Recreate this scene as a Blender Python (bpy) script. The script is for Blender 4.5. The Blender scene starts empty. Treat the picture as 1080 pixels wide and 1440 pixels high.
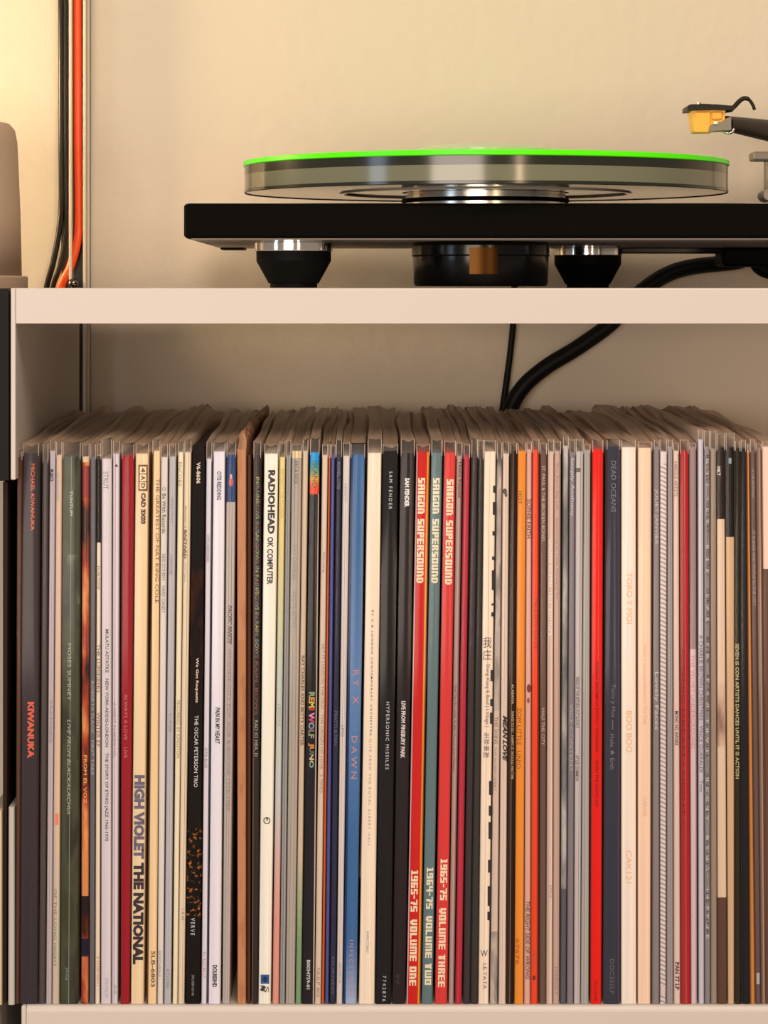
import bpy, math, random
from mathutils import Vector

# ------------------------------------------------------------------ camera
F, PX0, PY0, ZC, CY = 3670.0, 525.0, 412.0, 1.25, -1.475     # focal (px), vanishing point (px), camera height, camera y
S = bpy.context.scene
COL = S.collection
cam = bpy.data.objects.new('camera', bpy.data.cameras.new('camera'))
COL.objects.link(cam)
cam.location = (0, CY, ZC)
cam.rotation_euler = (math.pi / 2, 0, 0)
cam.data.sensor_fit = 'HORIZONTAL'
cam.data.sensor_width = 36
cam.data.lens = 36 * F / 1080
cam.data.shift_x = (540 - PX0) / 1080
cam.data.shift_y = -(720 - PY0) / 1080
cam.data.clip_start = 0.05
S.camera = cam
S.view_settings.view_transform = 'Standard'
S.view_settings.look = 'None'
S.view_settings.gamma = 1
S.view_settings.use_curve_mapping = False
S.view_settings.exposure = -0.16
# ------------------------------------------------------------------ light
w = bpy.data.worlds.new('room_light'); S.world = w
w.use_nodes = True
w.node_tree.nodes['Background'].inputs[0].default_value = (1.0, 0.83, 0.68, 1)
w.node_tree.nodes['Background'].inputs[1].default_value = 0.36


def area(name, loc, target, sx, sy, power, color):
    l = bpy.data.lights.new(name, 'AREA'); l.shape = 'RECTANGLE'; l.size = sx; l.size_y = sy
    l.energy = power; l.color = color
    o = bpy.data.objects.new(name, l); COL.objects.link(o)
    o.location = loc
    o.rotation_euler = (Vector(target) - Vector(loc)).to_track_quat('-Z', 'Y').to_euler()
    return o


area('overhead_fill_light', (0.3, -1.3, 2.55), (0.1, 0.1, 1.1), 0.9, 0.9, 29, (1.0, 0.80, 0.60))  # added overhead fill, no fixture behind it
area('front_fill_light', (-0.75, -2.9, 1.22), (0, 0.1, 1.05), 1.3, 0.9, 50, (1.0, 0.83, 0.70))  # added frontal fill to brighten the spines and the shelf cavity
area('window_light', (-1.9, -1.4, 1.5), (0, 0.1, 1.15), 0.35, 1.0, 7, (0.62, 0.78, 1.0))
area('floor_lamp_light', (0.55, -2.0, 1.2), (0.2, 0.1, 1.15), 0.10, 0.7, 5, (1.0, 0.72, 0.45))

# ------------------------------------------------------------------ helpers


def P(px, py, Y):
    d = Y - CY
    return Vector(((px - PX0) * d / F, Y, ZC + (PY0 - py) * d / F))


def PXm(px, Y): return (px - PX0) * (Y - CY) / F
def PZm(py, Y): return ZC + (PY0 - py) * (Y - CY) / F


def lin(c):
    r = []
    for v in c[:3]:
        v = v / 255.0
        r.append(v / 12.92 if v <= 0.04045 else ((v + 0.055) / 1.055) ** 2.4)
    return r


LIGHT = (1.20, 1.0, 0.81)       # how bright a white front face comes out under the lamps


def albedo(c):
    v = [max(0.004, a / b) for a, b in zip(lin(c), LIGHT)]
    k = min(1.0, 0.86 / max(v))
    return tuple(a * k for a in v)


def newmat(name):
    m = bpy.data.materials.new(name); m.use_nodes = True
    return m, m.node_tree.nodes, m.node_tree.links, m.node_tree.nodes['Principled BSDF']


_mc = {}


def mat(name, rgb, rough=0.5, metal=0.0, spec=0.5, coat=0.0, bump=0.0, bscale=200.0):
    k = (name, tuple(rgb), rough, metal, spec, coat, bump)
    if k in _mc: return _mc[k]
    m, N, L, b = newmat(name)
    b.inputs['Base Color'].default_value = (*rgb, 1)
    b.inputs['Roughness'].default_value = rough
    b.inputs['Metallic'].default_value = metal
    b.inputs['Specular IOR Level'].default_value = spec
    b.inputs['Coat Weight'].default_value = coat
    if bump:
        tc = N.new('ShaderNodeTexCoord'); nz = N.new('ShaderNodeTexNoise'); bp = N.new('ShaderNodeBump')
        nz.inputs['Scale'].default_value = bscale; nz.inputs['Detail'].default_value = 4
        L.new(tc.outputs['Object'], nz.inputs['Vector']); L.new(nz.outputs['Fac'], bp.inputs['Height'])
        bp.inputs['Strength'].default_value = bump; bp.inputs['Distance'].default_value = 0.002
        L.new(bp.outputs['Normal'], b.inputs['Normal'])
    _mc[k] = m
    return m


def card(c, mode='card', c2=None, c3=None):
    """printed card of a record sleeve: the colour with fine vertical streaks; 'speckle', 'photo', 'rope', 'worn' are flat print"""
    k = ('card', tuple(c), mode, c2, c3)
    if k in _mc: return _mc[k]
    m, N, L, b = newmat('printed_card')
    a1 = albedo(c)
    tc = N.new('ShaderNodeTexCoord'); mp = N.new('ShaderNodeMapping')
    L.new(tc.outputs['Object'], mp.inputs['Vector'])
    nz = N.new('ShaderNodeTexNoise'); L.new(mp.outputs['Vector'], nz.inputs['Vector'])
    rp = N.new('ShaderNodeValToRGB')
    if mode == 'card':
        mp.inputs['Scale'].default_value = (900, 1, 5)
        nz.inputs['Scale'].default_value = 1.0; nz.inputs['Detail'].default_value = 2
        rp.color_ramp.elements[0].position = 0.25; rp.color_ramp.elements[1].position = 0.75
        rp.color_ramp.elements[0].color = (*[v * 0.86 for v in a1], 1)
        rp.color_ramp.elements[1].color = (*[min(.9, v * 1.08 + 0.002) for v in a1], 1)
    else:
        a2 = albedo(c2); a3 = albedo(c3 or c)
        sc = {'speckle': (420, 420, 420), 'photo': (120, 120, 28), 'rope': (1, 1, 1), 'worn': (260, 260, 60)}[mode]
        mp.inputs['Scale'].default_value = sc
        nz.inputs['Scale'].default_value = 1.0; nz.inputs['Detail'].default_value = 3
        cr = rp.color_ramp
        if mode == 'photo':
            cr.elements[0].position = 0.36; cr.elements[1].position = 0.64
            cr.elements[0].color = (*a1, 1); cr.elements[1].color = (*a3, 1)
            e = cr.elements.new(0.5); e.color = (*a2, 1)
        elif mode == 'speckle':
            cr.elements[0].position = 0.55; cr.elements[1].position = 0.72
            cr.elements[0].color = (*a1, 1); cr.elements[1].color = (*a2, 1)
        elif mode == 'worn':
            cr.elements[0].position = 0.5; cr.elements[1].position = 0.62
            cr.elements[0].color = (*a1, 1); cr.elements[1].color = (*a2, 1)
        else:
            wv = N.new('ShaderNodeTexWave'); wv.wave_type = 'BANDS'; wv.bands_direction = 'DIAGONAL'
            mp.inputs['Rotation'].default_value = (0, 0.35, 0)
            wv.inputs['Scale'].default_value = 190; wv.inputs['Distortion'].default_value = 0.6
            L.new(mp.outputs['Vector'], wv.inputs['Vector'])
            cr.elements[0].position = 0.2; cr.elements[1].position = 0.6
            cr.elements[0].color = (*a2, 1); cr.elements[1].color = (*a1, 1)
            L.new(wv.outputs['Fac'], rp.inputs['Fac'])
    if mode != 'rope': L.new(nz.outputs['Fac'], rp.inputs['Fac'])
    L.new(rp.outputs['Color'], b.inputs['Base Color'])
    b.inputs['Roughness'].default_value = 0.5
    b.inputs['Specular IOR Level'].default_value = 0.08
    _mc[k] = m
    return m


def film(name, haze, tint=(0.62, 0.57, 0.52), rough=0.22, through=0.0):
    """clear polythene: mostly see-through, a little milky, glossy at grazing angles"""
    m, N, L, b = newmat(name)
    b.inputs['Base Color'].default_value = (*tint, 1)
    b.inputs['Roughness'].default_value = rough
    b.inputs['Specular IOR Level'].default_value = 0.5
    tr = N.new('ShaderNodeBsdfTransparent'); mx = N.new('ShaderNodeMixShader')
    lw = N.new('ShaderNodeLayerWeight'); lw.inputs['Blend'].default_value = 0.25
    ma = N.new('ShaderNodeMath'); ma.operation = 'MULTIPLY_ADD'; ma.use_clamp = True
    ma.inputs[1].default_value = 0.45; ma.inputs[2].default_value = haze
    L.new(lw.outputs['Fresnel'], ma.inputs[0])
    body = b.outputs[0]
    if through:
        tl = N.new('ShaderNodeBsdfTranslucent'); tl.inputs[0].default_value = (*tint, 1)
        m2 = N.new('ShaderNodeMixShader'); m2.inputs[0].default_value = through
        L.new(b.outputs[0], m2.inputs[1]); L.new(tl.outputs[0], m2.inputs[2]); body = m2.outputs[0]
    L.new(ma.outputs[0], mx.inputs[0]); L.new(tr.outputs[0], mx.inputs[1]); L.new(body, mx.inputs[2])
    L.new(mx.outputs[0], N['Material Output'].inputs[0])
    return m


def mesh(name, verts, faces, mats, parent=None, fm=None, smooth=False, base=None):
    me = bpy.data.meshes.new(name)
    if base is not None: verts = [Vector(v) - base for v in verts]
    me.from_pydata([tuple(v) for v in verts], [], faces)
    if not isinstance(mats, (list, tuple)): mats = [mats]
    for m in mats: me.materials.append(m)
    if fm: me.polygons.foreach_set('material_index', fm)
    if smooth: me.polygons.foreach_set('use_smooth', [True] * len(me.polygons))
    me.update()
    o = bpy.data.objects.new(name, me); COL.objects.link(o)
    if parent: o.parent = parent
    return o


def empty(name, loc, label=None, cat=None, group=None):
    o = bpy.data.objects.new(name, None); COL.objects.link(o); o.location = loc
    o.empty_display_size = 0.02
    return tag(o, label, cat, group)


def tag(o, label=None, cat=None, group=None, kind=None):
    if label: o['label'] = label
    if cat: o['category'] = cat
    if group: o['group'] = group
    if kind: o['kind'] = kind
    return o


class MB:
    """collects simple shapes into one mesh (world coordinates)"""
    def __init__(s): s.v = []; s.f = []; s.m = []

    def add(s, v, f, mi=0):
        n = len(s.v); s.v += [Vector(p) for p in v]
        s.f += [tuple(i + n for i in q) for q in f]; s.m += [mi] * len(f)
        return s

    def box(s, a, b, bev=0.0, mi=0):
        (x0, y0, z0), (x1, y1, z1) = a, b
        if bev <= 0:
            v = [(x, y, z) for z in (z0, z1) for y in (y0, y1) for x in (x0, x1)]
            f = [(0, 2, 3, 1), (4, 5, 7, 6), (0, 1, 5, 4), (2, 6, 7, 3), (0, 4, 6, 2), (1, 3, 7, 5)]
            return s.add(v, f, mi)
        e = bev
        rings = []
        def ring(ix, z):                                     # 8-cornered outline inset by ix
            X0, X1, Y0, Y1 = x0 + ix, x1 - ix, y0 + ix, y1 - ix
            c = e
            return [(X0 + c, Y0, z), (X1 - c, Y0, z), (X1, Y0 + c, z), (X1, Y1 - c, z), (X1 - c, Y1, z), (X0 + c, Y1, z), (X0, Y1 - c, z), (X0, Y0 + c, z)]
        for ix, z in ((e, z0), (0, z0 + e), (0, z1 - e), (e, z1)): rings.append(ring(ix, z))
        v = [p for r in rings for p in r]
        f = [tuple(range(7, -1, -1)), tuple(range(24, 32))]
        for k in range(3):
            for i in range(8):
                j = (i + 1) % 8
                f.append((k * 8 + i, k * 8 + j, (k + 1) * 8 + j, (k + 1) * 8 + i))
        return s.add(v, f, mi)

    def lathe(s, cx, cy, prof, n=48, mi=0, cap0=True, cap1=True):
        """prof: (radius, z) from one end to the other, about a vertical axis"""
        v = []; f = []
        for r, z in prof:
            for i in range(n):
                a = 2 * math.pi * i / n
                v.append((cx + r * math.cos(a), cy + r * math.sin(a), z))
        for k in range(len(prof) - 1):
            for i in range(n):
                j = (i + 1) % n
                f.append((k * n + i, k * n + j, (k + 1) * n + j, (k + 1) * n + i))
        if cap0: f.append(tuple(range(n - 1, -1, -1)))
        if cap1: f.append(tuple((len(prof) - 1) * n + i for i in range(n)))
        return s.add(v, f, mi)

    def tube(s, pts, rad, n=10, mi=0, close=True):
        pts = [Vector(p) for p in pts]
        rr = rad if isinstance(rad, (list, tuple)) else [rad] * len(pts)
        v = []; f = []
        up = None
        for i, p in enumerate(pts):
            t = (pts[min(i + 1, len(pts) - 1)] - pts[max(i - 1, 0)]).normalized()
            if up is None:
                up = t.orthogonal().normalized()
            else:
                up = (up - t * up.dot(t)).normalized()
            sd = t.cross(up)
            for k in range(n):
                a = 2 * math.pi * k / n
                v.append(p + (up * math.cos(a) + sd * math.sin(a)) * rr[i])
        for i in range(len(pts) - 1):
            for k in range(n):
                j = (k + 1) % n
                f.append((i * n + k, i * n + j, (i + 1) * n + j, (i + 1) * n + k))
        if close:
            f.append(tuple(range(n - 1, -1, -1))); f.append(tuple((len(pts) - 1) * n + k for k in range(n)))
        return s.add(v, f, mi)

    def build(s, name, mats, parent=None, smooth=False, angle=None):
        base = parent_world(parent)
        o = mesh(name, s.v, s.f, mats, parent, s.m, smooth, base)
        if smooth and angle:
            o.data.set_sharp_from_angle(angle=math.radians(angle))
        return o


def parent_world(p):
    v = Vector((0, 0, 0))
    while p is not None:
        v = v + p.location; p = p.parent
    return v


def spline(pts, n=8):
    pts = [Vector(p) for p in pts]; out = []
    q = [pts[0] * 2 - pts[1]] + pts + [pts[-1] * 2 - pts[-2]]
    for i in range(1, len(q) - 2):
        for k in range(n):
            t = k / n
            a, b, c, d = q[i - 1], q[i], q[i + 1], q[i + 2]
            out.append(0.5 * ((2 * b) + (c - a) * t + (2 * a - 5 * b + 4 * c - d) * t * t + (3 * b - a - 3 * c + d) * t ** 3))
    out.append(pts[-1])
    return out


# ------------------------------------------------------------------ materials
M_wall = mat('plaster_paint', (0.62, 0.54, 0.44), 0.75, spec=0.2, bump=0.35, bscale=90)
M_floor = mat('floor_boards', (0.30, 0.20, 0.12), 0.5)
M_shelf = mat('white_powder_coat', (0.56, 0.52, 0.50), 0.42, spec=0.4)
M_alu = mat('satin_aluminium', (0.58, 0.52, 0.44), 0.5, spec=0.3)
M_black = mat('black_satin_lacquer', (0.0035, 0.003, 0.0022), 0.6, spec=0.02)
M_blackm = mat('black_matte_rubber', (0.003, 0.003, 0.003), 0.6, spec=0.1)
M_blackg = mat('black_gloss_plastic', (0.003, 0.003, 0.003), 0.18, spec=0.25)
M_cable = mat('black_cable_jacket', (0.004, 0.004, 0.0035), 0.5, spec=0.15)
M_cableg = mat('black_gloss_cable', (0.014, 0.010, 0.007), 0.25, spec=0.25)
M_orange = mat('orange_cable_jacket', (0.85, 0.085, 0.012), 0.4)
M_chrome = mat('polished_steel', (0.75, 0.73, 0.70), 0.10, metal=1.0)
M_steel = mat('brushed_steel', (0.62, 0.60, 0.55), 0.22, metal=1.0)
M_reflection = mat('copper_reflection', (0.035, 0.015, 0.004), 0.28, metal=1.0)
M_green = mat('neon_green_vinyl', (0.09, 0.95, 0.002), 0.3, spec=0.2)
M_yellow = mat('amber_plastic', (0.90, 0.40, 0.035), 0.35)
M_grey = mat('grey_anodised', (0.20, 0.17, 0.14), 0.4)
M_dark = mat('graphite_plastic', (0.012, 0.009, 0.007), 0.45, spec=0.2)
M_taupe = mat('taupe_ceramic', (0.42, 0.31, 0.24), 0.7, spec=0.2, bump=0.1, bscale=400)


def acrylic(name, base, trans, rough):
    m, N, L, b = newmat(name)
    b.inputs['Base Color'].default_value = (*base, 1)
    b.inputs['Roughness'].default_value = rough
    b.inputs['Transmission Weight'].default_value = trans
    b.inputs['IOR'].default_value = 1.46
    return m


M_acryl = acrylic('frosted_acrylic', (0.17, 0.18, 0.125), 0.12, 0.12)
M_acryld = acrylic('dark_acrylic', (0.018, 0.020, 0.014), 0.05, 0.15)
M_clear = film('clear_acrylic', 0.42, (0.80, 0.82, 0.66), 0.08)
M_filmf, N_, L_, b_ = newmat('clear_polythene')
tr_ = N_.new('ShaderNodeBsdfTransparent'); gl_ = N_.new('ShaderNodeBsdfGlossy'); gl_.inputs['Roughness'].default_value = 0.14
fr_ = N_.new('ShaderNodeFresnel'); fr_.inputs['IOR'].default_value = 1.22; mx_ = N_.new('ShaderNodeMixShader')
L_.new(fr_.outputs[0], mx_.inputs[0]); L_.new(tr_.outputs[0], mx_.inputs[1]); L_.new(gl_.outputs[0], mx_.inputs[2])
L_.new(mx_.outputs[0], N_['Material Output'].inputs[0])
M_films = film('milky_polythene', 0.19, (0.96, 0.80, 0.66), 0.34, 0.45)
M_filmt = film('clear_polythene_top', 0.09, (0.62, 0.56, 0.52), 0.2)
M_filmc = film('folded_polythene_mouth', 0.50, (0.64, 0.48, 0.37), 0.35, 0.3)
M_filme = film('polythene_edge_glint', 0.60, (0.85, 0.80, 0.75), 0.2)

# ------------------------------------------------------------------ the setting
WY = 0.365
tag(MB().box((-2.2, WY, 0), (2.2, WY + 0.12, 2.7)).build('wall_back', M_wall), kind='structure')
tag(MB().box((-2.2, -3.4, -0.05), (2.2, WY + 0.12, 0)).build('floor', M_floor), kind='structure')

# aluminium wall upright with three fins and two cable channels
XT0, XT1 = PXm(81.5, 0.345), PXm(123.5, 0.345)


def wall_track(x0, x1, label):
    t = empty('wall_track', ((x0 + x1) / 2, WY, 0.25), label, 'shelf upright', 'aluminium wall uprights')
    MB().box((x0, WY - 0.004, 0.25), (x1, WY - 0.0004, 2.3)).build('back_plate', mat('shaded_channel', (0.06, 0.05, 0.045), 0.5), t)  # channel shade put into the plate's dark colour
    wdt = x1 - x0
    for a, b, h in ((0.0, 0.03, 0.006), (0.36, 0.46, 0.019), (0.83, 0.93, 0.019)):
        MB().box((x0 + a * wdt, WY - h, 0.25), (x0 + b * wdt, WY - 0.004, 2.3), 0.0003).build('fin', M_alu, t)
    MB().box((x0 + 0.93 * wdt, WY - 0.012, 0.25), (x1, WY - 0.004, 2.3), 0.0003).build('outer_lip', M_alu, t)
    return t


wall_track(XT0, XT1, 'slim aluminium wall upright holding the black and orange cables')

# upper shelf: tray with front lip and folded-down end flanges
ZT = PZm(405, 0.0)
XL = PXm(15, 0.0); XLi = PXm(22.5, 0.0); XR = XL + 0.70


def tray(name, zt, xl, xr, y0, y1, lip, drop, m, label, group, t=0.003, bv=0.0012):
    r = empty(name, ((xl + xr) / 2, (y0 + y1) / 2, zt - 0.003), label, 'shelf', group)
    MB().box((xl + t, y0 + bv + 0.0001, zt - 0.003), (xr - t, y1, zt)).build('tray', m, r)
    pr = [(y0, zt - lip), (y0, zt - bv), (y0 + bv * 0.12, zt - bv * 0.62), (y0 + bv * 0.38, zt - bv * 0.24), (y0 + bv * 0.68, zt - bv * 0.05), (y0 + bv, zt), (y0 + bv, zt - bv - 0.001), (y0 + 0.0016, zt - bv - 0.002), (y0 + 0.0016, zt - lip)]
    n = len(pr)
    MB().add([(x, y, z) for x in (xl + t, xr - t) for y, z in pr], [tuple(range(n)), tuple(range(2 * n - 1, n - 1, -1))] + [(k, k + n, (k + 1) % n + n, (k + 1) % n) for k in range(n)]).build('front_lip', m, r)
    for s, x in ((0, xl), (1, xr - t)):
        MB().box((x, y0, zt - drop), (x + t - 0.0002, y1 - 0.018, zt), 0.0005).build('end_flange', m, r)
    return r


tray('wall_shelf', ZT, XL, XR, 0.0, 0.338, 0.0200, 0.1085, M_shelf, 'white metal shelf carrying the turntable, with folded-down end flange', 'white metal shelves')
ZB = PZm(1412, 0.012)
tray('wall_shelf', ZB, PXm(30, 0.008), PXm(30, 0.008) + 0.69, 0.008, 0.338, 0.0200, 0.1085, M_shelf, 'white metal shelf with the row of records standing on it', 'white metal shelves', 0.003, 0.0032)
# black neighbour shelf beyond the flange
tray('wall_shelf', ZT - 0.0008, XL - 0.70, PXm(13.6, 0.004), 0.004, 0.338, 0.0200, 0.1085, mat('black_powder_coat', (0.010, 0.008, 0.007), 0.5, spec=0.1), 'black metal shelf next to the end of the white shelf, carrying the taupe canister', 'black metal shelves', 0.012)
tray('wall_shelf', PZm(1417.5, 0.01), XL - 0.70, PXm(-6, 0.0), 0.0, 0.338, 0.0200, 0.1085, M_shelf, 'white metal shelf carrying the few sleeves beyond the end of the record row', 'white metal shelves')
wall_track(XT0 - 0.72, XT1 - 0.72, 'slim aluminium wall upright at the far end of the black shelves')
wall_track(XR - 0.006, XR + 0.0145, 'slim aluminium wall upright at the far end of the white shelves')

# lower black side panel seen past the flange
# cables in the upright
def cable(name, pts, r, m, label, n=10):
    o = MB().tube(spline(pts, 8), r, n).build(name, m, None, True)
    return tag(o, label, 'cable')


yc = 0.354
cable('power_cable', [P(84.6, -240, yc), P(85.4, -100, yc), P(86, 60, yc), P(86.2, 200, yc), P(86.5, 280, yc), P(83, 325, yc - .002), P(74.5, 370, yc - .003), P(66, 402, yc - .002), P(61, 440, yc - .002), P(60, 560, yc), P(60, 800, yc)], 0.0021, M_cableg, 'thin glossy black cable at the outer edge of the upright, curling away lowest')
cable('power_cable', [P(92, -240, yc), P(92, -100, yc), P(92, 60, yc), P(92.3, 200, yc), P(93, 290, yc), P(91.5, 335, yc - .002), P(84, 375, yc - .003), P(75, 402, yc - .002), P(70, 440, yc - .002), P(68.5, 560, yc), P(68.5, 800, yc)], 0.0018, M_cableg, 'thin black cable running between the other black cable and the orange one')
cable('speaker_cable', [P(109.3, -240, yc), P(109, -100, yc), P(109.5, 60, yc), P(110, 200, yc), P(111, 300, yc), P(109, 338, yc - .002), P(99, 375, yc - .004), P(86, 402, yc - .004), P(80, 440, yc - .004), P(77.5, 560, yc), P(77.5, 800, yc)], 0.0031, M_orange, 'bright orange cable running down the wall upright')
# thumb nut of the shelf pin
k = empty('shelf_pin', P(103, 399.5, 0.345) + Vector((0, 0, -0.004)), 'round dark chrome shelf pin at the foot of the wall upright', 'shelf pin')
c0 = P(103, 399.5, 0.345)
MB().lathe(c0.x, c0.y, [(0.0006, c0.z - 0.0040)] + [(0.0040 * math.sin(a), c0.z - 0.0040 * math.cos(a)) for a in [i * math.pi / 12 for i in range(1, 12)]] + [(0.0006, c0.z + 0.0040)], 20).build('ball_head', mat('dark_chrome', (0.18, 0.16, 0.14), 0.12, metal=1.0), k, True)
MB().tube([(c0.x, c0.y + 0.002, c0.z), (c0.x, WY - 0.004, c0.z)], 0.0015, 8).build('shank', M_steel, k, True)

# taupe canister on the black shelf
Yc = 0.20
zc0 = ZT - 0.0008
rr = 0.058
xr_ = PXm(29, Yc)
cx = xr_ - rr
zt_ = PZm(172, Yc)
cn = empty('canister', (cx, Yc, zc0), 'matte taupe round canister with a wider foot ring', 'canister')
ztop = PZm(174, Yc)
zf = PZm(388, Yc)
MB().lathe(cx, Yc, [(rr + 0.0035, zc0 + 0.0002), (rr + 0.0042, zc0 + 0.001), (rr + 0.0042, zf - 0.001), (rr + 0.0035, zf)], 64).build('foot_ring', M_taupe, cn, True, 30)
MB().lathe(cx, Yc, [(rr + 0.0003, zf), (rr - 0.0005, zf + 0.04), (rr - 0.0025, ztop - 0.012), (rr - 0.0040, ztop - 0.004), (rr - 0.0075, ztop), (rr - 0.012, ztop + 0.0008)], 64).build('body', M_taupe, cn, True)

# small globe lamp, beyond the frame on the black shelf, lights the wall
lm = empty('table_lamp', (-0.56, 0.262, zc0), 'small glowing globe table lamp on the black shelf', 'lamp')
MB().lathe(-0.56, 0.262, [(0.045, zc0 + 0.0002), (0.045, zc0 + 0.008), (0.012, zc0 + 0.014), (0.008, zc0 + 0.13)], 32).build('base', M_black, lm, True, 30)
zg = zc0 + 0.17
gl, N_, L_, b_ = newmat('glowing_opal_glass')
b_.inputs['Emission Color'].default_value = (1.0, 0.72, 0.34, 1); b_.inputs['Emission Strength'].default_value = 185
MB().lathe(-0.56, 0.262, [(0.002, zg - 0.04)] + [(0.04 * math.sin(i * math.pi / 14), zg - 0.04 * math.cos(i * math.pi / 14)) for i in range(1, 14)] + [(0.002, zg + 0.04)], 24).build('globe', gl, lm, True)

# ------------------------------------------------------------------ turntable
YF = 0.02
zb = PZm(335, YF); zp = PZm(286, YF)
xl = PXm(258.5, YF); xr = xl + 0.43
tt = empty('turntable', (xl + 0.2, 0.18, ZT), 'black belt-drive turntable with frosted acrylic platter on three tapered feet', 'turntable')
MB().box((xl, YF, zb), (xr, 0.336, zp), 0.0014).build('plinth', M_black, tt)
MB().box((xl + 0.0016, YF + 0.0016, zp - 0.0004), (xr - 0.0016, 0.3344, zp + 0.00015)).build('top_plate', mat('black_gloss_lacquer', (0.004, 0.004, 0.003), 0.07, spec=0.5), tt)
# pale base plate under the plinth
MB().box((xl + 0.004, YF + 0.004, zb - 0.0006), (xr - 0.004, 0.334, zb + 0.0008)).build('underside_plate', mat('grey_fibreboard', (0.33, 0.30, 0.27), 0.55), tt)
pad = P(327, 352.5, 0.322)
MB().box((PXm(311, 0.30), 0.29, zb - 0.0020), (PXm(344, 0.30), 0.325, zb - 0.0004), 0.0004).build('bump_stop', M_blackm, tt)


def foot(cx, cy, r, n=56):
    h = zb - ZT
    z = lambda f: ZT + h * f
    ft = MB().lathe(cx, cy, [(r * 0.62, ZT + 0.0002), (r * 0.62, z(0.10)), (r * 0.66, z(0.10)), (r * 0.985, z(0.56)), (r * 0.985, z(0.76))], n).build('foot', M_blackm, tt, True, 25)
    MB().lathe(cx, cy, [(r * 0.9, z(0.755)), (r * 1.02, z(0.76)), (r * 1.03, z(0.775)), (r * 1.03, z(0.93)), (r * 1.0, z(0.945)), (r * 1.0, z(0.985))], n).build('chrome_collar', M_chrome, ft, True, 25)
    return ft


foot(PXm(413, 0.058), 0.058, 0.0223)
foot(PXm(826.5, 0.245), 0.245, 0.0223)
foot(PXm(1180, 0.058), 0.058, 0.0223)
# motor housing hanging under the plinth
YM = 0.105
mx, mr = PXm(676, YM), 0.0415
zm0 = PZm(402.2, YM)
MB().lathe(mx, YM, [(mr * 0.955, zm0), (mr * 0.975, zm0 + 0.0015), (mr * 0.99, zb - 0.0095), (mr * 1.01, zb - 0.0085), (mr * 1.01, zb - 0.003), (mr * 0.97, zb - 0.0007)], 64).build('motor_housing', M_blackg, tt, True, 30)
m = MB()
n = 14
for i in range(n):                                            # coppery strip on the housing front, standing in for a lamp reflection
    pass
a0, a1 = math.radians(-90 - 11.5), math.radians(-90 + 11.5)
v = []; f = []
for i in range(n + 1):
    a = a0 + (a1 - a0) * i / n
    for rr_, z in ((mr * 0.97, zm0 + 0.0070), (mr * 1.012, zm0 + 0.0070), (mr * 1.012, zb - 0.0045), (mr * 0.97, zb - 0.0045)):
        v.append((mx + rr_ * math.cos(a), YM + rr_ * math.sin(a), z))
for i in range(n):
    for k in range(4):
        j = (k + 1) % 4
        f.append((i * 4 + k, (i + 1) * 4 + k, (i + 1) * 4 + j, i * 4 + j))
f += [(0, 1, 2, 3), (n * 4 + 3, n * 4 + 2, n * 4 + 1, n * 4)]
m.add(v, f).build('lamp_reflection_strip', M_reflection, tt, True, 30)
# chrome strip and connector block under the plinth
MB().box((PXm(868, 0.31), 0.300, zb - 0.0045), (PXm(1012, 0.31), 0.318, zb - 0.0004), 0.0008).build('rear_rail', M_blackg, tt)
MB().box((PXm(1012, 0.30), 0.285, zb - 0.0135), (PXm(1110, 0.30), 0.325, zb - 0.0004), 0.002).build('connector_block', M_blackm, tt)
# platter
YP, PR = 0.152, 0.150
pxc = PXm(682.5, YP)
dP = F / (YP - CY)
zpb = PZm(271.5, YP); zpt = zpb + 0.0105; zmt = zpt + 0.0052   # top of the frosted and of the dark refraction layer
MB().lathe(pxc, YP, [(PR - 0.0012, zpb + 0.0001), (PR, zpb + 0.0010), (PR, zpt)], 160).build('platter', M_acryl, tt, True, 30)
MB().lathe(pxc, YP, [(0.052, zpb + 0.0001), (0.0875, zpb + 0.00005), (0.0885, zpb - 0.0010), (0.0905, zpb - 0.0010), (0.0915, zpb - 0.0002), (PR - 0.0012, zpb - 0.0001)], 160, cap1=False).build('underside_disc', mat('polished_underside', (0.55, 0.53, 0.42), 0.06, spec=0.6), tt, True, 30)
MB().lathe(pxc, YP, [(PR - 0.0001, zpb - 0.0006), (PR + 0.0003, zpb - 0.0002), (PR + 0.0003, zpb + 0.0014), (PR - 0.0001, zpb + 0.0016)], 160, cap0=False, cap1=False).build('lower_edge_ring', M_acryld, tt, True, 30)
MB().lathe(pxc, YP, [(PR, zpt + 0.00005), (PR, zmt)], 160).build('refracted_band', M_acryld, tt, True, 30)  # dark ring imitates the band refracted in the clear platter
SR = 0.0500
zs0 = zp + 0.0002
MB().lathe(pxc, YP, [(SR * 0.98, zs0), (SR, zs0 + 0.0005), (SR, zpb - 0.0001)], 96).build('sub_platter', M_steel, tt, True, 30)
v = [(pxc + (SR + 0.0012) * math.cos(a), YP + (SR + 0.0012) * math.sin(a), (zs0 + zpb) / 2 + 0.0004) for a in [2 * math.pi * i / 96 for i in range(97)]]
MB().tube(v, 0.0013, 8, close=False).build('drive_belt', M_blackm, tt, True)
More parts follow.
